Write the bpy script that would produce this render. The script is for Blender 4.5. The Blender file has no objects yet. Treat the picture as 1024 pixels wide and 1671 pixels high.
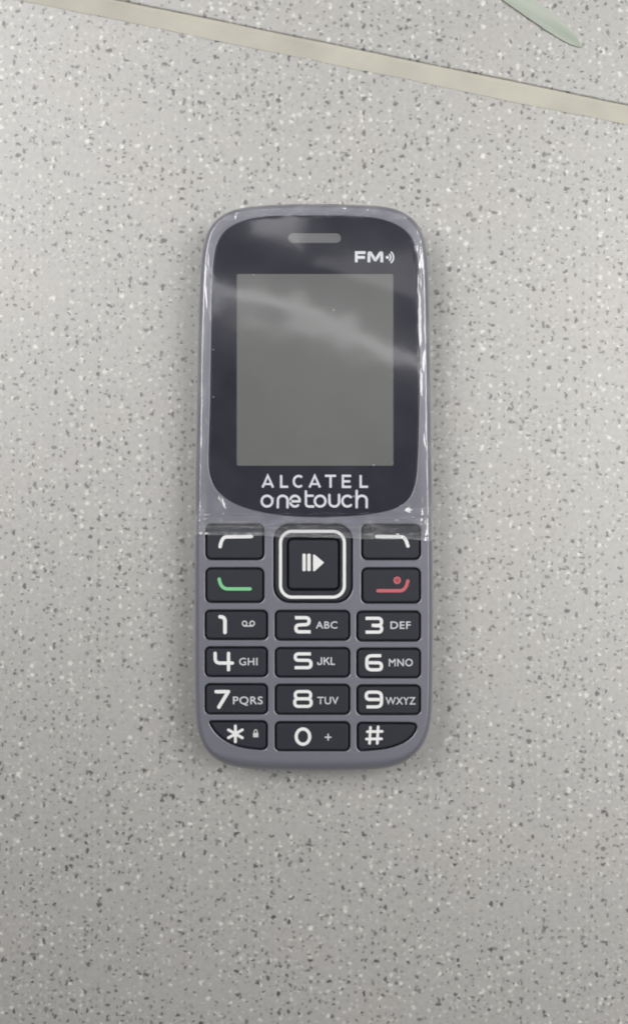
import bpy, bmesh, math, random
from mathutils import Vector, Matrix, noise

# ------------------------------------------------------------------ camera
S = 0.001                      # everything below is written in millimetres
MMPX = 0.1184                  # millimetres per photo pixel at the phone's face
DIST = 300.0                   # camera to the phone's face
FACE = 12.0                    # height of the phone's face above the tiles
scene = bpy.context.scene
cam_d = bpy.data.cameras.new('camera')
cam = bpy.data.objects.new('camera', cam_d)
scene.collection.objects.link(cam)
cam.location = (0, 0, (DIST + FACE) * S)
cam_d.sensor_fit = 'VERTICAL'
cam_d.angle = 2 * math.atan(0.5 * 1671 * MMPX / DIST)
cam_d.clip_start = 0.005
cam_d.clip_end = 50
scene.camera = cam

# ------------------------------------------------------------------ light
world = bpy.data.worlds.new('World')
scene.world = world
world.use_nodes = True
world.node_tree.nodes['Background'].inputs['Color'].default_value = (0.93, 0.97, 1.0, 1)
world.node_tree.nodes['Background'].inputs['Strength'].default_value = 0.13

def area_lamp(name, loc, target, sx, sy, power, color, roll=0.0):
    d = bpy.data.lights.new(name, 'AREA')
    d.shape = 'RECTANGLE'
    d.size, d.size_y, d.energy, d.color = sx, sy, power, color
    o = bpy.data.objects.new(name, d)
    scene.collection.objects.link(o)
    o.location = loc
    q = (Vector(target) - Vector(loc)).to_track_quat('-Z', 'Y')
    o.rotation_mode = 'QUATERNION'
    o.rotation_quaternion = q @ Matrix.Rotation(roll, 3, 'Z').to_quaternion()
    return o

pa = area_lamp('added_panel', (0.41, 0.08, 0.60), (0.25, 0.0, 0), 0.44, 0.46, 1.02, (1.0, 0.985, 0.965))  # added lamp, hung low to shape the floor's falloff; no ceiling fitting
pb = area_lamp('added_panel', (-0.35, 0.25, 0.60), (-0.13, 0.18, 0), 0.42, 0.42, 0.77, (1.0, 0.99, 0.975))  # second added lamp, brightens the far left and evens the shadows
pa.data.spread = math.radians(78)
pb.data.spread = math.radians(70)

def down_lamp(name, x, y, z, sx, sy, radiance, roll):
    o = area_lamp(name, (x, y, z), (x, y, 0), sx, sy, radiance * math.pi * sx * sy, (1, 1, 1))
    o.rotation_quaternion = Matrix.Rotation(math.radians(roll), 3, 'Z').to_quaternion()
    return o

down_lamp('added_streak_lamp', 0.02, 0.262, 2.0, 1.2, 0.024, 3.1, -16)  # added for its reflection: the pale streak across the display
down_lamp('added_streak_lamp', 0.16, 0.345, 2.0, 0.32, 0.040, 0.9, -20)  # added for the fainter streak above it
down_lamp('added_patch_lamp', -0.055, 0.452, 2.0, 0.08, 0.045, 2.6, -4)  # added for the pale reflected patch at the glass's upper left

vs = scene.view_settings
vs.view_transform = 'Standard'
vs.look = 'None'
vs.exposure = 0.0
vs.gamma = 1.0
vs.use_curve_mapping = False
scene.cycles.filter_width = 1.9
scene.cycles.max_bounces = 10
scene.cycles.transparent_max_bounces = 12

# ------------------------------------------------------------------ helpers
random.seed(4)

def W(px, py, z=FACE):
    """a point of the photograph (1024 wide) on the level plane z, in mm"""
    k = MMPX * (DIST + FACE - z) / DIST
    return ((px - 512.0) * k, (835.5 - py) * k)

def WP(pts, z=FACE):
    return [W(x, y, z) for x, y in pts]

def srgb(r, g, b):
    f = lambda c: (c / 255 / 12.92) if c / 255 <= 0.04045 else ((c / 255 + 0.055) / 1.055) ** 2.4
    return (f(r), f(g), f(b), 1)

def mesh_from(verts, faces, smooth=True):
    me = bpy.data.meshes.new('m')
    me.from_pydata(verts, [], faces)
    me.update()
    if smooth:
        for p in me.polygons: p.use_smooth = True
    return me

def obj(name, me, mat, parent=None, origin=None):
    """link a mesh given in world mm as one object with its origin at `origin`"""
    if origin is None:
        n = max(1, len(me.vertices))
        c = Vector((0, 0, 0))
        for v in me.vertices: c += v.co
        origin = c / n
    origin = Vector(origin)
    me.transform(Matrix.Scale(S, 4) @ Matrix.Translation(-origin))
    me.name = name
    me.materials.clear()
    me.materials.append(mat)
    o = bpy.data.objects.new(name, me)
    scene.collection.objects.link(o)
    o['origin_mm'] = tuple(origin)
    p0 = Vector((0, 0, 0))
    if parent is not None:
        o.parent = parent
        p0 = Vector(parent['origin_mm'])
    o.location = (origin - p0) * S
    return o

def plate(loops, z0, z1, bevel=0.0, res=2):
    """flat piece with holes (first loop outside), edges rounded by `bevel`, mm"""
    cu = bpy.data.curves.new('c', 'CURVE')
    cu.dimensions = '2D'
    cu.fill_mode = 'BOTH'
    for lp in loops:
        sp = cu.splines.new('POLY')
        sp.points.add(len(lp) - 1)
        for p, (x, y) in zip(sp.points, lp): p.co = (x, y, 0, 1)
        sp.use_cyclic_u = True
    cu.extrude = max(0.0, (z1 - z0) / 2 - bevel)
    cu.bevel_depth = bevel
    cu.bevel_resolution = res
    cu.offset = -bevel
    o = bpy.data.objects.new('tmp', cu)
    scene.collection.objects.link(o)
    dg = bpy.context.evaluated_depsgraph_get()
    dg.update()
    me = bpy.data.meshes.new_from_object(o.evaluated_get(dg))
    bpy.data.objects.remove(o)
    bpy.data.curves.remove(cu)
    me.transform(Matrix.Translation((0, 0, (z0 + z1) / 2)))
    bm = bmesh.new(); bm.from_mesh(me)
    bmesh.ops.remove_doubles(bm, verts=bm.verts, dist=1e-4)
    bmesh.ops.recalc_face_normals(bm, faces=bm.faces)
    bm.to_mesh(me); bm.free()
    me.set_sharp_from_angle(angle=math.radians(35))
    for p in me.polygons: p.use_smooth = abs(p.normal.z) < 0.995      # the flat faces stay flat
    return me

def catmull(pts, closed=True, sub=10):
    n = len(pts); out = []
    rng = range(n) if closed else range(n - 1)
    for i in rng:
        if closed: p = [pts[(i + k - 1) % n] for k in range(4)]
        else: p = [pts[max(0, min(n - 1, i + k - 1))] for k in range(4)]
        for j in range(sub):
            t = j / sub
            a = []
            for d in range(2):
                p0, p1, p2, p3 = (q[d] for q in p)
                a.append(0.5 * (2 * p1 + (p2 - p0) * t + (2 * p0 - 5 * p1 + 4 * p2 - p3) * t * t + (3 * p1 - p0 - 3 * p2 + p3) * t ** 3))
            out.append(tuple(a))
    if not closed: out.append(tuple(pts[-1]))
    return out

def resample(pts, n):
    L = [0]
    m = len(pts)
    for i in range(m):
        a, b = pts[i], pts[(i + 1) % m]
        L.append(L[-1] + math.hypot(b[0] - a[0], b[1] - a[1]))
    out = []; j = 0
    for k in range(n):
        s = L[-1] * k / n
        while L[j + 1] < s: j += 1
        t = (s - L[j]) / max(1e-9, L[j + 1] - L[j])
        a, b = pts[j], pts[(j + 1) % m]
        out.append((a[0] + (b[0] - a[0]) * t, a[1] + (b[1] - a[1]) * t))
    return out

def relax(pts, it):
    n = len(pts)
    for _ in range(it):
        pts = [tuple(0.25 * pts[i - 1][d] + 0.5 * pts[i][d] + 0.25 * pts[(i + 1) % n][d] for d in range(2)) for i in range(n)]
    return pts

def rrect(x0, y0, x1, y1, r, seg=6):
    """rounded rectangle, in any unit"""
    if x1 < x0: x0, x1 = x1, x0
    if y1 < y0: y0, y1 = y1, y0
    out = []
    for cx, cy, a0 in ((x1 - r, y0 + r, -90), (x1 - r, y1 - r, 0), (x0 + r, y1 - r, 90), (x0 + r, y0 + r, 180)):
        for k in range(seg + 1):
            a = math.radians(a0 + 90 * k / seg)
            out.append((cx + r * math.cos(a), cy + r * math.sin(a)))
    return out

def area2(p):
    return sum(p[i - 1][0] * p[i][1] - p[i][0] * p[i - 1][1] for i in range(len(p)))

def inset(pts, d, k=None):
    """move a closed outline inwards by d mm (k: factor per normal)"""
    if area2(pts) < 0: pts = pts[::-1]
    n = len(pts); out = []
    for i in range(n):
        a, b = pts[i - 1], pts[(i + 1) % n]
        tx, ty = b[0] - a[0], b[1] - a[1]
        l = math.hypot(tx, ty) or 1
        nx, ny = ty / l, -tx / l
        e = d * (k(nx, ny) if k else 1)
        out.append((pts[i][0] - nx * e, pts[i][1] - ny * e))
    return out

def loft(loops, cap0=False, cap1=False):
    n = len(loops[0]); v = []; f = []
    for lp in loops: v += lp
    for j in range(len(loops) - 1):
        for i in range(n):
            f.append((j * n + i, j * n + (i + 1) % n, (j + 1) * n + (i + 1) % n, (j + 1) * n + i))
    if cap0: f.append(tuple(reversed(range(n))))
    if cap1: f.append(tuple(range((len(loops) - 1) * n, len(loops) * n)))
    me = mesh_from(v, f)
    me.set_sharp_from_angle(angle=math.radians(40))
    return me

# strokes: drawn lines with a width and round ends, as printed on the keys
def ribbon(path, w, z, closed=False, cap=True):
    P = [Vector(path[0])]
    for p in path[1:]:
        if (Vector(p) - P[-1]).length > 0.03: P.append(Vector(p))
    n = len(P); L = []; R = []
    for i in range(n):
        if closed or 0 < i < n - 1:
            d0 = (P[i] - P[i - 1]).normalized(); d1 = (P[(i + 1) % n] - P[i]).normalized()
            t = (d0 + d1)
            t = t.normalized() if t.length > 1e-6 else d1
            c = max(0.5, t.dot(d1))
        else:
            t = (P[1] - P[0]).normalized() if i == 0 else (P[-1] - P[-2]).normalized()
            c = 1
        nrm = Vector((-t.y, t.x)) * (w / 2 / c)
        L.append(P[i] + nrm); R.append(P[i] - nrm)
    v = []; f = []
    for a, b in zip(L, R): v += [(a.x, a.y, z), (b.x, b.y, z)]
    m = n if closed else n - 1
    for i in range(m):
        j = (i + 1) % n
        f.append((2 * i + 1, 2 * j + 1, 2 * j, 2 * i))
    if cap and not closed:
        for c, q, s in ((P[0], P[0] - P[1], 0), (P[-1], P[-1] - P[-2], 1)):
            a0 = math.atan2(q.y, q.x)
            base = len(v); k = 6
            v.append((c.x, c.y, z))
            for i in range(k + 1):
                a = a0 - math.pi / 2 + math.pi * i / k
                v.append((c.x + math.cos(a) * w / 2, c.y + math.sin(a) * w / 2, z))
            for i in range(k): f.append((base, base + 1 + i, base + 2 + i))
    return v, f

def arc(cx, cy, rx, ry, a0, a1, n=14):
    return [(cx + rx * math.cos(math.radians(a0 + (a1 - a0) * i / n)), cy + ry * math.sin(math.radians(a0 + (a1 - a0) * i / n))) for i in range(n + 1)]

def bend(pts, r, seg=4):
    """round the corners of a polyline (photo pixels)"""
    out = [pts[0]]
    for i in range(1, len(pts) - 1):
        a, b, c = (Vector(p) for p in pts[i - 1:i + 2])
        d0 = a - b; d1 = c - b
        rr = min(r, d0.length * 0.5, d1.length * 0.5)
        p, q = b + d0.normalized() * rr, b + d1.normalized() * rr
        for k in range(seg + 1):
            t = k / seg
            out.append(tuple(p * (1 - t) ** 2 + b * 2 * t * (1 - t) + q * t * t))
    out.append(pts[-1])
    return out

def strokes(lst, w, z, cap=True):
    """lst of (pixel path, closed[, width]) -> one mesh; each line a hair above the one before"""
    V = []; F = []
    zz = z
    for s in lst:
        path, closed = s[0], s[1]
        ww = (s[2] if len(s) > 2 else w) * MMPX
        v, f = ribbon(WP(path, z), ww, zz, closed, cap)
        b = len(V)
        V += v; F += [tuple(b + i for i in q) for q in f]
        zz += 0.004
    return mesh_from(V, F, False)

def polys(lst, z):
    V = []; F = []
    for p in lst:
        b = len(V)
        q = WP(p, z)
        if area2(q) < 0: q = q[::-1]
        V += [(x, y, z) for x, y in q]
        F.append(tuple(range(b, b + len(q))))
    return mesh_from(V, F, False)

def text(s, x0, y0, x1, y1, z, bold=0.0, gap=1.0):
    """built-in sans lettering fitted into a pixel box"""
    cu = bpy.data.curves.new('t', 'FONT')
    cu.body = s; cu.size = 10; cu.fill_mode = 'FRONT'; cu.offset = bold; cu.space_character = gap
    cu.resolution_u = 4
    o = bpy.data.objects.new('tmp', cu)
    scene.collection.objects.link(o)
    dg = bpy.context.evaluated_depsgraph_get(); dg.update()
    me = bpy.data.meshes.new_from_object(o.evaluated_get(dg))
    bpy.data.objects.remove(o); bpy.data.curves.remove(cu)
    xs = [v.co.x for v in me.vertices]; ys = [v.co.y for v in me.vertices]
    (ax, ay), (bx, by) = W(x0, y1, z), W(x1, y0, z)
    sx = (bx - ax) / (max(xs) - min(xs)); sy = (by - ay) / 7.29
    for v in me.vertices:
        v.co = (ax + (v.co.x - min(xs)) * sx, ay + v.co.y * sy, z)
    return me

# ------------------------------------------------------------------ materials
def new_mat(name):
    m = bpy.data.materials.new(name); m.use_nodes = True
    nt = m.node_tree
    return m, nt, nt.nodes['Principled BSDF']

def N(nt, kind, **kw):
    n = nt.nodes.new(kind)
    for k, v in kw.items():
        if k in n.inputs.keys(): n.inputs[k].default_value = v
        else: setattr(n, k, v)
    return n

def plain(name, col, rough, metal=0.0, col2=None, coat=0.0, grain=0.0, scale=4000.0, var=0.0, spec=0.5, fibre=None):
    m, nt, b = new_mat(name)
    b.inputs['Roughness'].default_value = rough
    b.inputs['Metallic'].default_value = metal
    b.inputs['Coat Weight'].default_value = coat
    b.inputs['Coat Roughness'].default_value = 0.08
    b.inputs['Specular IOR Level'].default_value = spec
    tc = N(nt, 'ShaderNodeTexCoord')
    geo = N(nt, 'ShaderNodeNewGeometry')
    n1 = N(nt, 'ShaderNodeTexNoise', Scale=scale * 0.06, Detail=4.0)
    src = geo.outputs['Position']
    if fibre is not None:                     # grain that runs along one direction
        mp = N(nt, 'ShaderNodeMapping')
        mp.vector_type = 'TEXTURE'
        mp.inputs['Rotation'].default_value = (0, 0, math.radians(fibre))
        mp.inputs['Scale'].default_value = (14, 1, 1)
        nt.links.new(src, mp.inputs['Vector']); src = mp.outputs[0]
    nt.links.new(src, n1.inputs['Vector'])
    mx = N(nt, 'ShaderNodeMix', data_type='RGBA')
    nt.links.new(n1.outputs['Fac'], mx.inputs[0])
    mx.inputs[6].default_value = tuple(c * (1 - var) for c in col[:3]) + (1,)
    mx.inputs[7].default_value = tuple(min(1, c * (1 + var)) for c in (col2 or col)[:3]) + (1,)
    nt.links.new(mx.outputs[2], b.inputs['Base Color'])
    if grain:
        n2 = N(nt, 'ShaderNodeTexNoise', Scale=scale, Detail=3.0)
        nt.links.new(geo.outputs['Position'], n2.inputs['Vector'])
        bp = N(nt, 'ShaderNodeBump', Strength=grain, Distance=0.00005)
        nt.links.new(n2.outputs['Fac'], bp.inputs['Height'])
        nt.links.new(bp.outputs['Normal'], b.inputs['Normal'])
    return m

def math_node(nt, op, a, b=None, c=None, clamp=False):
    n = nt.nodes.new('ShaderNodeMath'); n.operation = op; n.use_clamp = clamp
    for i, v in enumerate((a, b, c)):
        if v is None: continue
        if isinstance(v, (int, float)): n.inputs[i].default_value = v
        else: nt.links.new(v, n.inputs[i])
    return n.outputs[0]

def speckled_tile():
    m, nt, b = new_mat('speckled_tile')
    tc = N(nt, 'ShaderNodeNewGeometry')
    wob = N(nt, 'ShaderNodeTexNoise', Scale=1300.0, Detail=2.0)
    nt.links.new(tc.outputs['Position'], wob.inputs['Vector'])
    off = N(nt, 'ShaderNodeVectorMath', operation='MULTIPLY_ADD')
    nt.links.new(wob.outputs['Color'], off.inputs[0])
    off.inputs[1].default_value = (0.0011, 0.0011, 0.0)
    nt.links.new(tc.outputs['Position'], off.inputs[2])

    cl = N(nt, 'ShaderNodeTexNoise', Scale=120.0, Detail=3.0)
    nt.links.new(tc.outputs['Position'], cl.inputs['Vector'])
    clus = N(nt, 'ShaderNodeMapRange', clamp=True); nt.links.new(cl.outputs['Fac'], clus.inputs[0])
    clus.inputs[1].default_value = 0.34; clus.inputs[2].default_value = 0.60
    clus.inputs[3].default_value = 0.32; clus.inputs[4].default_value = 1.0

    def chips(scale, shift, share, r0, r1, soft, stretch=(1, 1, 1)):
        """random chips: `share` of the cells carry one, radius r0..r1 (mm)"""
        mp = N(nt, 'ShaderNodeMapping')
        mp.inputs['Location'].default_value = shift
        mp.inputs['Scale'].default_value = stretch
        nt.links.new(off.outputs[0], mp.inputs['Vector'])
        vo = N(nt, 'ShaderNodeTexVoronoi', voronoi_dimensions='2D', feature='F1', Scale=scale, Randomness=1.0)
        nt.links.new(mp.outputs[0], vo.inputs['Vector'])
        sp = N(nt, 'ShaderNodeSeparateColor')
        nt.links.new(vo.outputs['Color'], sp.inputs[0])
        k = scale * 0.001
        rad = N(nt, 'ShaderNodeMapRange', clamp=True)
        nt.links.new(sp.outputs[0], rad.inputs[0])
        rad.inputs[1].default_value = 1 - share; rad.inputs[2].default_value = 1.0
        rad.inputs[3].default_value = r0 * k; rad.inputs[4].default_value = r1 * k
        on = math_node(nt, 'GREATER_THAN', sp.outputs[0], math_node(nt, 'MULTIPLY_ADD', clus.outputs[0], -share, 1.0))
        d = math_node(nt, 'SUBTRACT', rad.outputs[0], vo.outputs['Distance'])
        e = math_node(nt, 'MULTIPLY_ADD', d, 1.0 / (soft * k), 0.5, clamp=True)
        e = math_node(nt, 'MULTIPLY', e, on)
        tone = math_node(nt, 'MULTIPLY_ADD', sp.outputs[1], 0.45, 0.55)
        return math_node(nt, 'MULTIPLY', e, tone)

    base = N(nt, 'ShaderNodeTexNoise', Scale=38.0, Detail=4.0)
    nt.links.new(tc.outputs['Position'], base.inputs['Vector'])
    c0 = N(nt, 'ShaderNodeMix', data_type='RGBA')
    nt.links.new(base.outputs['Fac'], c0.inputs[0])
    c0.inputs[6].default_value = TILE_A; c0.inputs[7].default_value = TILE_B
    fine = N(nt, 'ShaderNodeTexNoise', Scale=900.0, Detail=5.0, Roughness=0.65)
    nt.links.new(tc.outputs['Position'], fine.inputs['Vector'])
    ff = N(nt, 'ShaderNodeMapRange'); nt.links.new(fine.outputs['Fac'], ff.inputs[0])
    ff.inputs[1].default_value = 0.3; ff.inputs[2].default_value = 0.7
    ff.inputs[3].default_value = 0.90; ff.inputs[4].default_value = 1.10
    sc = N(nt, 'ShaderNodeVectorMath', operation='SCALE')
    nt.links.new(c0.outputs[2], sc.inputs[0]); nt.links.new(ff.outputs[0], sc.inputs['Scale'])
    col = sc.outputs[0]
    layers = [
        (chips(800, (3, 5, 0), 0.60, 0.12, 0.30, 0.34), (0.20, 0.20, 0.19, 1), 0.55),       # faint grey crumbs
        (chips(740, (13, 2, 0), 0.55, 0.12, 0.32, 0.36), (0.62, 0.61, 0.58, 1), 0.60),      # faint pale crumbs
        (chips(500, (1.7, 9, 0), 0.45, 0.14, 0.38, 0.28), (0.70, 0.69, 0.65, 1), 0.80),     # white grains
        (chips(290, (6, 2.1, 0), 0.17, 0.20, 0.46, 0.42), (0.72, 0.71, 0.66, 1), 0.85),     # larger white grains
        (chips(640, (8.4, 1, 0), 0.75, 0.10, 0.31, 0.20), (0.05, 0.048, 0.045, 1), 0.82),   # dark grains
        (chips(470, (2, 4.6, 0), 0.44, 0.14, 0.34, 0.20, (1.0, 0.60, 1)), (0.040, 0.038, 0.035, 1), 0.95),
        (chips(470, (5, 7.7, 0), 0.40, 0.14, 0.34, 0.20, (0.58, 1.0, 1)), (0.040, 0.038, 0.035, 1), 0.95),
        (chips(190, (3.3, 1.7, 0), 0.06, 0.24, 0.42, 0.25, (0.8, 1.0, 1)), (0.040, 0.038, 0.035, 1), 0.95),   # a few larger dark ones
    ]
    for fac, c, k in layers:
        mx = N(nt, 'ShaderNodeMix', data_type='RGBA')
        nt.links.new(math_node(nt, 'MULTIPLY', fac, k), mx.inputs[0])
        nt.links.new(col, mx.inputs[6]); mx.inputs[7].default_value = c
        col = mx.outputs[2]
    nt.links.new(col, b.inputs['Base Color'])
    b.inputs['Roughness'].default_value = 0.45            # a sealed, satin floor: a broad sheen where the lamps mirror
    b.inputs['Specular IOR Level'].default_value = 0.8
    b.inputs['Coat Weight'].default_value = 0.65
    b.inputs['Coat Roughness'].default_value = 0.40
    b.inputs['Coat IOR'].default_value = 1.6
    bp = N(nt, 'ShaderNodeBump', Strength=0.25, Distance=0.00008)
    nt.links.new(fine.outputs['Fac'], bp.inputs['Height'])
    nt.links.new(bp.outputs['Normal'], b.inputs['Normal'])
    return m

TILE_A = (0.350, 0.362, 0.338, 1)
TILE_B = (0.402, 0.370, 0.360, 1)
M_TILE = speckled_tile()
M_GROUT = plain('cream_grout', (0.48, 0.462, 0.398), 0.8, grain=0.8, scale=1500, var=0.22)
M_SLAB = plain('dark_mortar', (0.10, 0.095, 0.085), 0.9, grain=0.4, var=0.2)
M_BODY = plain('violet_grey_plastic', (0.192, 0.192, 0.232), 0.30, metal=0.25, coat=0.55, grain=0.05, scale=9000, var=0.05)
M_BACK = plain('violet_grey_cover', (0.165, 0.165, 0.195), 0.42, metal=0.15, grain=0.1, scale=7000, var=0.05)
M_MAT = plain('black_rubber_mat', (0.006, 0.006, 0.008), 0.6)
M_KEY = plain('black_key_rubber', (0.0165, 0.0185, 0.027), 0.5, grain=0.12, scale=6000, var=0.12, spec=0.32)
M_BEZEL = plain('navy_black_gloss', (0.013, 0.013, 0.027), 0.12, coat=0.2, var=0.06)
M_LCD = plain('grey_display', (0.149, 0.152, 0.147), 0.22, var=0.07, scale=900)
M_SLOT = plain('grey_earpiece_mesh', (0.13, 0.13, 0.14), 0.4, grain=0.6, scale=5000)
M_WHITE = plain('white_print', (0.76, 0.76, 0.76), 0.5, var=0.03)
M_SOFTW = plain('pale_print', (0.56, 0.57, 0.60), 0.5, var=0.05)
M_SILVER = plain('silver_print', (0.74, 0.75, 0.80), 0.4, var=0.04)
M_GREEN = plain('green_print', (0.18, 0.55, 0.25), 0.5, var=0.05)
M_RED = plain('red_print', (0.52, 0.105, 0.12), 0.5, var=0.05)
M_DRED = plain('dark_red_print', (0.34, 0.05, 0.06), 0.5, var=0.05)
M_STRIP = plain('pale_green_strip', (0.36, 0.46, 0.345), 0.6, col2=(0.42, 0.43, 0.395), grain=0.6, scale=12000, var=0.36, fibre=-33)

def film_material():
    m = bpy.data.materials.new('clear_film'); m.use_nodes = True
    nt = m.node_tree; nt.nodes.clear()
    out = N(nt, 'ShaderNodeOutputMaterial')
    tr = N(nt, 'ShaderNodeBsdfTransparent', Color=(0.97, 0.97, 0.975, 1))
    gl = N(nt, 'ShaderNodeBsdfGlossy', Color=(1, 1, 1, 1), Roughness=0.06)
    df = N(nt, 'ShaderNodeBsdfDiffuse', Color=(0.85, 0.85, 0.88, 1))
    geo = N(nt, 'ShaderNodeNewGeometry')
    n1 = N(nt, 'ShaderNodeTexNoise', Scale=140.0, Detail=4.0)
    nt.links.new(geo.outputs['Position'], n1.inputs['Vector'])
    hz = N(nt, 'ShaderNodeMapRange'); nt.links.new(n1.outputs['Fac'], hz.inputs[0])
    hz.inputs[1].default_value = 0.3; hz.inputs[2].default_value = 0.75
    hz.inputs[3].default_value = 0.008; hz.inputs[4].default_value = 0.026
    at = N(nt, 'ShaderNodeAttribute', attribute_name='crumple_glint')      # creased film is cloudier; also holds the fold's painted glint
    n2 = N(nt, 'ShaderNodeTexNoise', Scale=700.0, Detail=3.0)
    nt.links.new(geo.outputs['Position'], n2.inputs['Vector'])
    hz2 = math_node(nt, 'MULTIPLY', at.outputs['Fac'], math_node(nt, 'MULTIPLY', n2.outputs['Fac'], 0.30))
    vo = N(nt, 'ShaderNodeTexVoronoi', voronoi_dimensions='2D', feature='F1', Scale=260.0)
    nt.links.new(geo.outputs['Position'], vo.inputs['Vector'])
    vs_ = N(nt, 'ShaderNodeSeparateColor'); nt.links.new(vo.outputs['Color'], vs_.inputs[0])
    rad = math_node(nt, 'MULTIPLY', math_node(nt, 'SUBTRACT', vs_.outputs[0], 0.86, clamp=True), 0.35)
    dust = math_node(nt, 'MULTIPLY', math_node(nt, 'LESS_THAN', vo.outputs['Distance'], rad), 0.30)
    hsum = math_node(nt, 'ADD', math_node(nt, 'ADD', hz.outputs[0], hz2), dust)
    m1 = N(nt, 'ShaderNodeMixShader')
    nt.links.new(hsum, m1.inputs[0])
    nt.links.new(tr.outputs[0], m1.inputs[1]); nt.links.new(df.outputs[0], m1.inputs[2])
    dt = N(nt, 'ShaderNodeVectorMath', operation='DOT_PRODUCT')      # the same on both faces: a film, not a solid
    nt.links.new(geo.outputs['Normal'], dt.inputs[0]); nt.links.new(geo.outputs['Incoming'], dt.inputs[1])
    c1 = math_node(nt, 'SUBTRACT', 1.0, math_node(nt, 'ABSOLUTE', dt.outputs['Value']), clamp=True)
    frs = math_node(nt, 'MULTIPLY_ADD', math_node(nt, 'POWER', c1, 5.0), 0.93, 0.07)
    m2 = N(nt, 'ShaderNodeMixShader')
    nt.links.new(frs, m2.inputs[0])
    nt.links.new(m1.outputs[0], m2.inputs[1]); nt.links.new(gl.outputs[0], m2.inputs[2])
    nt.links.new(m2.outputs[0], out.inputs['Surface'])
    return m
M_FILM = film_material()

# ------------------------------------------------------------------ the floor
TH = 8.0                                   # tile thickness
A = Vector(W(180, 0, 0)); B = Vector(W(1023, 174, 0))
u = (B - A).normalized()                   # along the joint, to the right
n = Vector((-u.y, u.x))                    # away from the phone
mid = (A + B) / 2
def J(s, t):
    p = mid + u * s + n * t
    return (p.x, p.y)

slab = mesh_from([(-900, -900, -TH - 6), (900, -900, -TH - 6), (900, 900, -TH - 6), (-900, 900, -TH - 6),
                  (-900, -900, -TH), (900, -900, -TH), (900, 900, -TH), (-900, 900, -TH)],
                 [(3, 2, 1, 0), (4, 5, 6, 7), (0, 1, 5, 4), (1, 2, 6, 5), (2, 3, 7, 6), (3, 0, 4, 7)], False)
floor = obj('floor', slab, M_SLAB, None, (0, 0, 0))
floor['kind'] = 'structure'

def wavy(t, seed, amp):
    out = []
    k = 0
    s = -420.0
    while s <= 420:
        o = amp * noise.noise(Vector((s * 0.05, seed, 0))) + amp * 0.6 * noise.noise(Vector((s * 0.3, seed, 3)))
        out.append(J(s, t + o)); s += 1.5
    return out

def tile_mesh(edge, far):
    """edge: points along the joint; far: the opposite side"""
    lp = list(edge) + far
    if area2(lp) < 0: lp = lp[::-1]
    return plate([lp], -TH, 0.0, 0.35, 3)

GW = 3.45                                  # joint width
low_edge = wavy(-GW, 1.0, 0.20)
up_edge = wavy(0.40, 2.0, 0.12)
obj('tile', tile_mesh(low_edge, [J(420, -520), J(-420, -520)]), M_TILE, floor)
obj('tile', tile_mesh(up_edge, [J(420, 420), J(-420, 420)]), M_TILE, floor)
# the grout: a shallow trough between the tiles that leaves an open crack on its far side
prof = [(-GW - 0.45, -0.14), (-GW + 0.05, -0.06), (-GW + 0.5, -0.07), (-GW + 1.4, -0.14), (-1.6, -0.18), (-1.2, -0.19), (-0.95, -0.21), (-0.72, -0.30), (-0.42, -0.42), (0.0, -0.50), (0.75, -0.50)]
V = []; F = []
ss = [-420 + 1.5 * i for i in range(561)]
for s in ss:
    for j, (t, z) in enumerate(prof):
        dt = (0.10 * noise.noise(Vector((s * 0.12, 7, 0))) + 0.06 * noise.noise(Vector((s * 0.6, 7, 3)))) if j > 5 else 0
        dz = 0.07 * noise.noise(Vector((s * 0.10, j * 0.5, 9)))
        x, y = J(s, t + dt); V.append((x, y, z + dz))
m_ = len(prof)
for i in range(len(ss) - 1):
    for j in range(m_ - 1):
        F.append((i * m_ + j, (i + 1) * m_ + j, (i + 1) * m_ + j + 1, i * m_ + j + 1))
obj('grout', mesh_from(V, F), M_GROUT, floor)

# ------------------------------------------------------------------ the green strip
left = [(700, -95), (780, -32), (822, 1), (862, 29), (895, 51), (925, 69), (946, 76)]
right = [(735, -122), (822, -50), (868, -6), (898, 15), (925, 40), (941, 60), (950, 74)]
V = []; F = []
K = 5
rows = [((a[0] + 2.2 * noise.noise(Vector((i * 0.5, 1, 0))), a[1]), (b[0] + 5.0 * noise.noise(Vector((i * 0.45, 5, 0))), b[1] + 3.0 * noise.noise(Vector((i * 0.9, 8, 0)))))
        for i, (a, b) in enumerate(zip(catmull(left, False, 5), catmull(right, False, 5)))]
for i, (a, b) in enumerate(rows):
    for j in range(K):
        t = j / (K - 1)
        x, y = W(a[0] + (b[0] - a[0]) * t, a[1] + (b[1] - a[1]) * t, 0.8)
        lift = 0.34 + 0.30 * (1 - t) ** 2 + 0.15 * noise.noise(Vector((i * 0.3, t, 2)))
        V.append((x, y, max(0.18, lift * (1 - 0.6 * (i / len(rows)) ** 3))))
nv = len(V)
V += [(x, y, z - 0.16) for x, y, z in V]
R = len(rows)
for i in range(R - 1):
    for j in range(K - 1):
        a, b, c, d = i * K + j, i * K + j + 1, (i + 1) * K + j + 1, (i + 1) * K + j
        F.append((a, d, c, b)); F.append((nv + a, nv + b, nv + c, nv + d))
    for j in (0, K - 1):
        a, d = i * K + j, (i + 1) * K + j
        F.append((a, nv + a, nv + d, d) if j == 0 else (a, d, nv + d, nv + a))
for i in (0, R - 1):
    for j in range(K - 1):
        a, b = i * K + j, i * K + j + 1
        F.append((a, b, nv + b, nv + a) if i == 0 else (a, nv + a, nv + b, b))
strip = obj('green_strip', mesh_from(V, F), M_STRIP)
bm = bmesh.new(); bm.from_mesh(strip.data); bmesh.ops.recalc_face_normals(bm, faces=bm.faces); bm.to_mesh(strip.data); bm.free()
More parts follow.
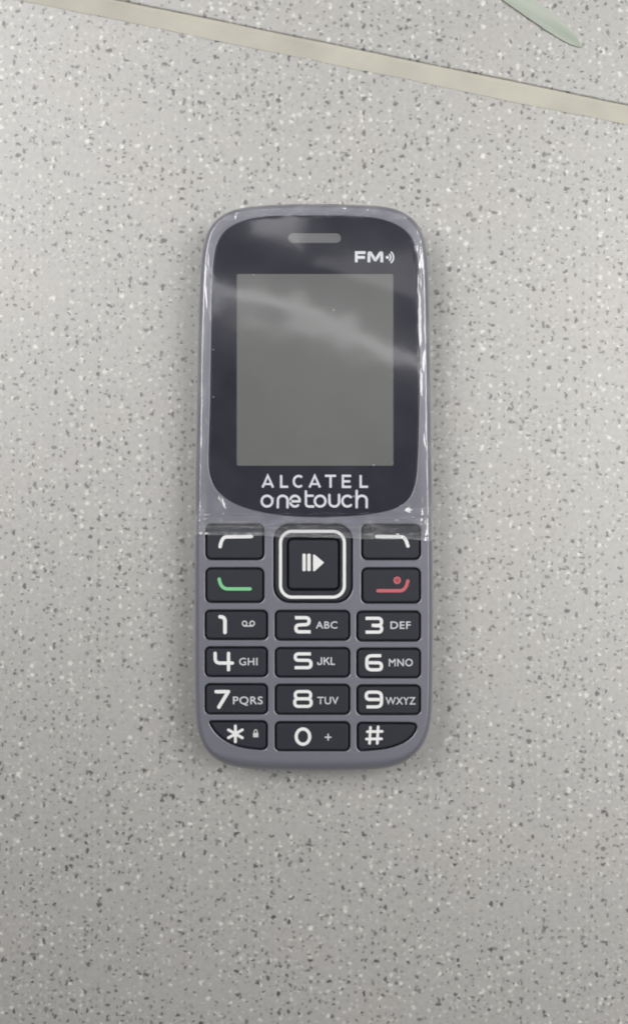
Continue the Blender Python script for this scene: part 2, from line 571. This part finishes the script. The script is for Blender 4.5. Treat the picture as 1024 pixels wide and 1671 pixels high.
strip.data.set_sharp_from_angle(angle=math.radians(40))
strip['label'] = 'thin pale green pointed strip lying on the tile beyond the cream joint'
strip['category'] = 'strip'

# ------------------------------------------------------------------ the phone
org = Vector((*W(512, 797, 0), 0))
phone = bpy.data.objects.new('mobile_phone', None)
phone.empty_display_size = 0.02
scene.collection.objects.link(phone)
phone.location = org * S
phone['origin_mm'] = tuple(org)
phone['label'] = 'small violet grey keypad phone under wrinkled clear film, lying on speckled tile'
phone['category'] = 'phone'

outline_px = [(513, 337.5), (450, 338.5), (405, 342), (375, 349), (352, 363), (338, 384), (331, 412), (327, 460),
              (324, 560), (322, 680), (320, 800), (319, 950), (319, 1080), (320, 1150), (323, 1188), (335, 1219),
              (355, 1239), (382, 1248.5), (425, 1253), (513, 1255), (600, 1253.5), (640, 1249), (667, 1237),
              (690, 1211), (701, 1180), (704, 1140), (705, 1060), (705, 950), (703.5, 800), (701.5, 680), (700, 560),
              (698, 460), (695, 412), (689, 386), (676, 364), (654, 349), (625, 341.5), (575, 338.5)]
OUT = relax(resample(catmull(WP(outline_px, 6.5)), 300), 6)
if area2(OUT) < 0: OUT = OUT[::-1]
kk = lambda nx, ny: 1 + 1.3 * max(0, -ny) ** 3
RIM = 1.15

def ring(d, z): return [(x, y, z) for x, y in inset(OUT, d, kk)]
back_prof = [(2.6, 0.0), (1.7, 0.12), (1.0, 0.5), (0.5, 1.2), (0.2, 2.4), (0.06, 4.0), (0.0, 5.6), (0.02, 6.6), (0.12, 6.75), (0.5, 6.8)]
side_prof = [(0.5, 6.82), (0.16, 6.85), (0.05, 7.0), (0.03, 8.2)] + \
    [(0.03 + (RIM - 0.03) * (1 - math.cos(math.radians(a))), 8.6 + 3.38 * math.sin(math.radians(a))) for a in range(8, 91, 6)] + \
    [(RIM + 0.03, 11.9), (RIM + 0.05, 10.6)]
obj('back_cover', loft([ring(d, z) for d, z in back_prof], cap0=True), M_BACK, phone)
obj('side_frame', loft([ring(d, z) for d, z in side_prof]), M_BODY, phone)
obj('key_mat', plate([[(x, y) for x, y in inset(OUT, RIM + 0.3, kk)]], 9.9, 10.7), M_MAT, phone)

glass_px = [(513, 353), (450, 353.5), (415, 357), (388, 365), (366, 379), (354, 400), (349, 430), (346.5, 480), (345, 560), (343.5, 660),
            (341.5, 730), (342, 768), (349, 791), (365, 810), (388, 823), (412, 831), (455, 839.5), (513, 843), (565, 841.5),
            (610, 837), (642, 829.5), (664, 816), (675, 794), (679.5, 760), (682, 690), (683.5, 600), (683.5, 500), (682, 443),
            (678.5, 412), (670, 388), (652, 371), (626, 360), (595, 355), (555, 353)]
GLASS = relax(resample(catmull(WP(glass_px, FACE)), 220), 2)

def key_loop_rect(x0, y0, x1, y1, r, z=FACE): return WP(rrect(x0, y0, x1, y1, r), z)
star_px = catmull([(341, 1179), (347, 1190), (355, 1199.5), (366, 1208), (380, 1215.5), (398, 1221), (424, 1224)], False, 4) + \
    arc(428, 1215, 8.5, 9, 90, 0, 5) + arc(428, 1184, 8.5, 8.5, 0, -90, 5) + [(350, 1175.5), (343, 1176)]
hash_px = arc(590, 1187, 8.5, 9, 180, 270, 5) + [(668, 1178.5), (677, 1180)] + \
    catmull([(680, 1185), (678, 1193), (670, 1204), (655, 1214), (633, 1221.5), (610, 1224.5), (592, 1226)], False, 4) + arc(590, 1217, 8.5, 9, 95, 180, 5)
KEYS = {
    'soft_l': rrect(335, 855, 431, 914, 10), 'soft_r': rrect(589, 855, 686, 914, 10),
    'call': rrect(335, 926, 431, 984, 10), 'end': rrect(589, 926, 686, 985, 10),
    '1': rrect(334, 995, 437, 1044.5, 9), '2': rrect(448, 995.5, 571, 1045.5, 9), '3': rrect(581, 996.5, 686, 1047, 9),
    '4': rrect(334, 1055, 437, 1105, 9), '5': rrect(448, 1056, 571, 1106, 9), '6': rrect(581, 1057, 686, 1107, 9),
    '7': rrect(334, 1115, 437, 1166, 9), '8': rrect(448, 1116, 571, 1166.5, 9), '9': rrect(581, 1117, 686, 1167, 9),
    '*': star_px, '0': rrect(448, 1177, 571, 1226, 9), '#': hash_px,
}
NAV = rrect(446, 854.5, 575, 984, 27, 8)
loops = [[(x, y) for x, y in inset(OUT, RIM - 0.12, kk)], inset(GLASS, -0.08)]
HOLES = {k: WP(v, FACE) for k, v in KEYS.items()}
loops += list(HOLES.values()) + [WP(NAV, FACE)]
obj('front_panel', plate(loops, 10.75, 12.0, 0.20, 4), M_BODY, phone)

# glass with its display window and earpiece opening
scr = WP(rrect(386.5, 447, 641, 760, 2.5, 3), 11.9)
ear = WP(rrect(470, 380, 556, 396.5, 8, 5), 11.95)
bezel = obj('screen_glass', plate([GLASS, scr, ear], 10.75, 12.06, 0.07, 2), M_BEZEL, phone)
bezel['label'] = 'glossy navy black screen surround with rounded corners'
lcd = obj('display', plate([inset(scr, 0.01)], 10.76, 11.93), M_LCD, phone)
lcd['label'] = 'grey switched-off display'
grille = obj('earpiece_slot', plate([inset(ear, 0.02)], 10.77, 11.80), M_SLOT, phone)

ZG = 12.066
# lettering on the glass
def up(pts): return pts
FMs = [([(581, 428), (581, 412.2), (596, 412.2)], False), ([(583, 420), (595, 420)], False),
       (bend([(601.5, 428), (601.5, 412.5), (604, 412.5), (612, 425), (620, 412.5), (622.5, 412.5), (622.5, 428)], 1.5), False)]
obj('lettering', strokes(FMs, 4.6, ZG, False), M_SILVER, bezel)
wv = [(arc(631, 420, 6.0, 6.5, -55, 55, 8), False), (arc(631, 420, 10.5, 11, -55, 55, 10), False), (arc(631.5, 420, 1.3, 1.3, 0, 360, 10)[:-1], True, 2.6)]
obj('radio_icon', strokes(wv, 2.4, ZG, False), M_SILVER, bezel)
T, Bm = 776.5, 794.5
mm = (T + Bm) / 2
AL = []
def gA(x0, x1):
    c = (x0 + x1) / 2
    return [([(x0 + 1.2, Bm + 1), (c, T - 0.3), (x1 - 1.2, Bm + 1)], False), ([(x0 + 4.5, Bm - 4.6), (x1 - 4.5, Bm - 4.6)], False, 3.0)]
def gL(x0, x1): return [([(x0 + 1.5, T - 1.3), (x0 + 1.5, Bm - 0.2), (x1, Bm - 0.2)], False)]
AL += gA(427, 446.5) + gL(457, 470) + [(arc(487, mm, 8, 8.8, -48, -312, 20), False)] + gA(503.5, 523)
AL += [([(530, T), (548, T)], False), ([(539, T + 1), (539, Bm + 1.3)], False)]
AL += [([(572.5, T), (559, T), (559, Bm), (572.5, Bm)], False), ([(560, mm), (571, mm)], False)] + gL(586.5, 600)
obj('lettering', strokes(AL, 3.7, ZG, False), M_SILVER, bezel)
xh, bl = 809, 826.5
cy = (xh + bl) / 2; ry = (bl - xh) / 2
OT = [(arc(435.5, cy, 8.7, ry, 0, 360, 24)[:-1], True),
      ([(453, bl + 1.5)] + arc(461, xh + 7, 7.8, 7, 180, 360, 12) + [(468.8, bl + 1.5)], False),
      ([(473.5, cy + 0.3)] + [(488.5, cy + 0.3)] + arc(481, cy, 8.0, ry, 0, -310, 22)[1:], False),
      ([(498.8, 802)] + [(498.8, bl - 5)] + arc(504, bl - 5, 5.2, 5, 180, 90, 6)[1:] + [(511, bl)], False),
      ([(498.8, xh), (510, xh)], False),
      (arc(522, cy, 8.7, ry, 0, 360, 24)[:-1], True),
      ([(537, xh - 1.5)] + arc(545, bl - 7, 7.8, 7, 180, 0, 12) + [(552.8, xh - 1.5)], False),
      (arc(566.5, cy, 8.4, ry, -48, -312, 20), False),
      ([(581.5, 801), (581.5, bl + 1.5)], False),
      ([(581.5, cy)] + arc(590, xh + 7, 7.8, 7, 190, 360, 12) + [(597.8, bl + 1.5)], False)]
obj('lettering', strokes(OT, 3.9, ZG, True), M_SILVER, bezel)

# keys
KT = 12.45
ZK = KT + 0.012
def key(name, k, label):
    lp = inset(HOLES[k], 0.29)
    o = obj(name, plate([lp], 10.72, KT, 0.30, 3), M_KEY, phone)
    o['label'] = label
    return o
sl = key('soft_key', 'soft_l', 'left soft key with white hooked line')
obj('icon', strokes([(bend([(359, 892), (361, 883), (366, 876), (410, 875.5)], 7, 6), False)], 5.6, ZK), M_WHITE, sl)
sr = key('soft_key', 'soft_r', 'right soft key with white hooked line')
obj('icon', strokes([(bend([(614, 875.5), (658, 876), (662, 882), (665, 891)], 6, 6), False)], 5.6, ZK), M_WHITE, sr)
ck = key('call_key', 'call', 'key with green handset line')
obj('icon', strokes([(bend([(357.5, 945), (360, 955), (367, 961), (408, 961)], 8, 6), False)], 5.4, ZK), M_GREEN, ck)
ek = key('end_key', 'end', 'key with red handset line and dot')
obj('icon', strokes([(bend([(616, 964), (656, 964), (662, 958), (665, 948)], 7, 6), False), (arc(647.5, 947, 4.9, 4.9, 0, 360, 18)[:-1], True, 2.4)], 5.4, ZK), M_RED, ek)
obj('dot', polys([arc(647.5, 947, 3.7, 3.7, 0, 360, 16)[:-1]], ZK), M_DRED, ek)

def rr_path(x0, y0, x1, y1, r): return rrect(x0, y0, x1, y1, r, 5)
ast = [([(384 + 13 * math.sin(math.radians(a)), 1197.5 - 13 * math.cos(math.radians(a))), (384 - 13 * math.sin(math.radians(a)), 1197.5 + 13 * math.cos(math.radians(a)))], False) for a in (0, 60, 120)]
NUM = {
    '1': [(bend([(359, 1006.5), (364, 1007), (367, 1011), (367, 1032)], 3), False)],
    '2': [(bend([(481, 1008), (504, 1008), (504, 1019), (482.5, 1020), (482.5, 1031), (506.5, 1031)], 6), False)],
    '3': [(bend([(596, 1009), (622, 1009), (622, 1020.5), (606, 1020.5)], 6), False), (bend([(610, 1021), (622.2, 1021), (622.2, 1031.5), (596, 1031.5)], 6), False)],
    '4': [(bend([(351, 1066), (351, 1082), (379, 1082)], 13, 7), False), ([(372.8, 1066), (372.8, 1093)], False)],
    '5': [(bend([(507, 1067), (481.5, 1067), (481.5, 1077.5), (507, 1077.5), (507, 1089.5), (480.5, 1089.5)], 5.5), False)],
    '6': [(bend([(621.5, 1070), (598, 1070), (598, 1093), (622, 1093), (622, 1081.5), (601, 1081.5)], 8), False)],
    '7': [([(352.5, 1128.7), (372.5, 1128.7)], False), ([(371.5, 1130), (357, 1154)], False)],
    '8': [(rr_path(481.5, 1128.5, 506.5, 1140.2, 5), True), (rr_path(480.5, 1140.4, 507.5, 1152.7, 5.5), True)],
    '9': [(bend([(597.5, 1153.5), (622, 1153.5), (622, 1129.5), (597, 1129.5), (597, 1141.5), (619, 1141.5)], 8), False)],
    '*': ast,
    '0': [(arc(494, 1202, 11, 12.5, 0, 360, 28)[:-1], True)],
    '#': [([(604, 1187), (602.5, 1213)], False), ([(616.5, 1186), (615, 1213)], False), ([(599, 1194), (623, 1193.5)], False), ([(597.5, 1206), (622, 1205.5)], False)],
}
WID = {'1': 6.0, '2': 5.4, '3': 5.2, '4': 5.4, '5': 5.2, '6': 5.2, '7': 5.8, '8': 5.0, '9': 5.2, '*': 4.6, '0': 5.2, '#': 4.4}
TXT = {'2': ('ABC', 515, 1013.5, 550, 1025.5), '3': ('DEF', 636.5, 1013.5, 669.5, 1026), '4': ('GHI', 390, 1073, 420, 1085.5), '5': ('JKL', 517, 1072.5, 545.5, 1085),
       '6': ('MNO', 634, 1074.5, 673, 1087), '7': ('PQRS', 380, 1136, 428.5, 1149), '8': ('TUV', 517.5, 1136.5, 552, 1149), '9': ('WXYZ', 628.5, 1137, 677.5, 1149.5)}
for k in '123456789*0#':
    nm = {'*': 'star_key', '#': 'hash_key'}.get(k, 'number_key')
    lab = {'*': 'curved bottom key with white star and padlock', '#': 'curved bottom key with white hash sign', '1': 'key with white 1 and voicemail sign',
           '0': 'key with white 0 and plus sign'}.get(k) or 'key with white %s and letters %s' % (k, TXT[k][0])
    o = key(nm, k, lab)
    obj({'*': 'star', '#': 'hash_sign'}.get(k, 'numeral'), strokes(NUM[k], WID[k], ZK, k in '147*#'), M_WHITE, o)
    if k == '5':
        obj('letters', strokes([(bend([(518.3, 1080.5), (518.3, 1084.2), (524.2, 1084.2), (524.2, 1072.5)], 3), False), ([(528.6, 1072.5), (528.6, 1085)], False),
                                ([(536.2, 1072.8), (529.3, 1079.4)], False), ([(531.6, 1077.6), (537, 1084.8)], False),
                                ([(540, 1072.5), (540, 1084), (546, 1084)], False)], 2.1, ZK, False), M_SOFTW, o)
    elif k in TXT:
        obj('letters', text(*TXT[k], ZK, bold=0.12, gap=1.08), M_SOFTW, o)
    if k == '1':
        obj('voicemail_icon', strokes([(arc(399, 1017.3, 3.6, 3.8, 0, 360, 14)[:-1], True), (arc(411.3, 1017.3, 3.6, 3.8, 0, 360, 14)[:-1], True), ([(398, 1021.6), (412, 1021.6)], False)], 1.9, ZK), M_SOFTW, o)
    if k == '0':
        obj('plus_sign', strokes([([(529.5, 1203), (540.5, 1203)], False), ([(535, 1197.5), (535, 1208.5)], False)], 2.1, ZK, False), M_SOFTW, o)
    if k == '*':
        obj('padlock_icon', strokes([([(417, 1196), (417, 1203)], False, 8.6), ([(414.6, 1196)] + arc(417, 1194, 2.4, 3.2, 180, 360, 8) + [(419.4, 1196)], False, 1.5)], 2, ZK, False), M_SOFTW, o)

# navigation ring and centre key
nav_o = inset(WP(NAV, FACE), 0.26)
nav_hole = WP(rrect(468.5, 878.5, 553.5, 963, 9, 6), FACE)
nv_ = obj('navigation_key', plate([nav_o, nav_hole], 10.72, KT + 0.1, 0.32, 3), M_KEY, phone)
nv_['label'] = 'square navigation key with white outline'
obj('ring_line', strokes([(rrect(457.5, 867, 561.5, 974.5, 19, 9), True)], 5.0, ZK + 0.1), M_WHITE, nv_)
cen = obj('center_key', plate([inset(nav_hole, 0.22)], 10.72, KT + 0.15, 0.34, 3), M_KEY, phone)
cen['label'] = 'centre key with white play sign'
obj('play_icon', polys([rrect(493.2, 903.5, 498.6, 932, 2, 3), rrect(501, 903.5, 506.6, 932, 2, 3),
                        bend([(510.5, 918), (510.5, 905), (513, 905), (528.5, 918), (513, 932), (510.5, 932), (510.5, 918)], 1.5)[:-1]], ZK + 0.15), M_WHITE, cen)

# ------------------------------------------------------------------ the clear film over the upper half
def zbody(d):
    pts = [(-1, 8.0), (0.03, 8.2), (0.10, 9.4), (0.24, 10.3), (0.44, 11.0), (0.68, 11.5), (0.92, 11.83), (1.15, 12.0)]
    if d >= 1.15: return 12.0
    for (a, za), (b, zb) in zip(pts, pts[1:]):
        if d <= b: return za + (zb - za) * (d - a) / (b - a)

def dist_out(x, y):
    best = 1e9
    m = len(OUT)
    for i in range(m):
        ax, ay = OUT[i - 1]; bx, by = OUT[i]
        dx, dy = bx - ax, by - ay
        t = max(0, min(1, ((x - ax) * dx + (y - ay) * dy) / (dx * dx + dy * dy)))
        q = (x - ax - t * dx) ** 2 + (y - ay - t * dy) ** 2
        if q < best: best = q
    return math.sqrt(best)

def span(y, loop):
    xs = []
    m = len(loop)
    for i in range(m):
        (ax, ay), (bx, by) = loop[i - 1], loop[i]
        if (ay > y) != (by > y): xs.append(ax + (bx - ax) * (y - ay) / (by - ay))
    return (min(xs), max(xs)) if len(xs) > 1 else None

FO = inset(OUT, 0.04, kk)
ytop = max(p[1] for p in FO) - 0.02
ybot = W(0, 875, FACE)[1]
NX, NY = 170, 240
nz = lambda x, y, s, k: noise.noise(Vector((x * k, y * k, s)))
def rn(x, y, s, k):
    """ridged noise: sharp creases, 0..1"""
    return 1 - min(1.0, abs(nz(x, y, s, k)) * 2.2)
V = []; F = []; CR = []
for j in range(NY + 1):
    t = j / NY
    yy = ybot + (ytop - ybot) * (1 - (1 - t) ** 1.15)
    sp = span(yy, FO)
    for i in range(NX + 1):
        q = i / NX
        q = q - 0.09 * math.sin(2 * math.pi * q)
        x = sp[0] + (sp[1] - sp[0]) * q
        y = yy
        if t < 0.06:                               # the cut edge is not quite straight
            y += (1 - t / 0.06) * (-1.1 * (q - 0.3) + 0.22 * nz(x, 0, 5, 0.25))
        d = dist_out(x, y)
        z = zbody(d) + 0.14
        py = 835.5 - y / MMPX; px = 512 + x / MMPX
        # lying tight on the glass, loose and crinkled round it
        wave = 0.7 * nz(0, y, 21 if x < 0 else 31, 0.35) + 0.4 * nz(0, y, 22 if x < 0 else 32, 0.9)
        e = (d - 2.30 - 0.45 * wave) / 0.50
        edge = 1 / (1 + math.exp(max(-30, min(30, e * 2.5))))
        ctr = 1 - edge
        z += ctr * (0.09 * nz(x * 0.6, y, 1, 0.055) + 0.006 * nz(x, y, 2, 0.2) + 0.08)
        u1, v1 = (x * 1.5, y * 0.28) if py > 400 else (x * 0.4, y * 1.4)      # creases run along the rim
        side = (0.36 if x > 0 else 0.22) if abs(x) > 15 else 0.6
        z += side * edge * (0.26 * rn(u1, v1, 4, 0.30) ** 2 + 0.07 * rn(u1 * 2, v1 * 1.5, 6, 0.45) ** 2 + 0.05)
        cr = edge * (0.45 + 0.55 * rn(u1, v1, 4, 0.30))
        # two faint ridges across the display
        for (x0, y0, x1, y1, h, w) in ((520, 440, 660, 490, 0.012, 24),):
            dx, dy = x1 - x0, y1 - y0
            s_ = ((px - x0) * dx + (py - y0) * dy) / (dx * dx + dy * dy)
            r_ = abs((px - x0) * dy - (py - y0) * dx) / math.hypot(dx, dy)
            z += h * math.exp(-(r_ / w) ** 2) * math.exp(-max(0, -s_, s_ - 1) ** 2 * 20)
        # creases below the glass, where the film steps over to the keys
        fold = 845 + 3 * nz(x, 0, 41, 0.2)
        low = math.exp(-((py - fold) / 3.2) ** 2)
        z += low * (0.22 + 0.16 * nz(x, y, 8, 0.12))
        cr = max(cr, 0.8 * math.exp(-((py - fold) / 1.8) ** 2) * (0.6 + nz(x, 0, 71, 0.3)))  # pale line clouded into the film in place of a glint on the fold
        if py > 842:
            k = min(1, (py - 842) / 10)
            z += k * (0.42 + 0.14 * rn(x * 0.6, y * 3.0, 11, 0.20) ** 3)
            cr = max(cr, 0.22 * k + 0.6 * k * max(0, rn(x * 0.35, y * 3.0, 61, 0.25) - 0.62) / 0.38)
        lip = max(0.0, 1 - t / 0.018)              # the cut edge stands up a little
        z += 0.16 * lip * (0.6 + nz(x, 0, 51, 0.2))
        cr = max(cr, lip)
        cl = math.exp(-((px - 358) / 13.0) ** 2 - ((py - 826) / 14.0) ** 2)
        cq = math.exp(-((px - 668) / 20.0) ** 2 - ((py - 834) / 6.0) ** 2)
        z += 0.30 * cl * rn(x, y * 0.6, 12, 0.35) ** 3 + 0.35 * cq * rn(x * 0.4, y, 13, 0.6) ** 2
        V.append((x, y, z)); CR.append(min(1.0, cr + 0.4 * cl + 0.4 * cq))
for j in range(NY):
    for i in range(NX):
        a = j * (NX + 1) + i
        F.append((a, a + 1, a + NX + 2, a + NX + 1))
fm = mesh_from(V, F)
at = fm.attributes.new('crumple_glint', 'FLOAT', 'POINT')
at.data.foreach_set('value', CR)
film = obj('protective_film', fm, M_FILM, phone)
film['label'] = 'wrinkled clear protective film over the screen half'

for o in scene.objects:
    if 'origin_mm' in o: del o['origin_mm']
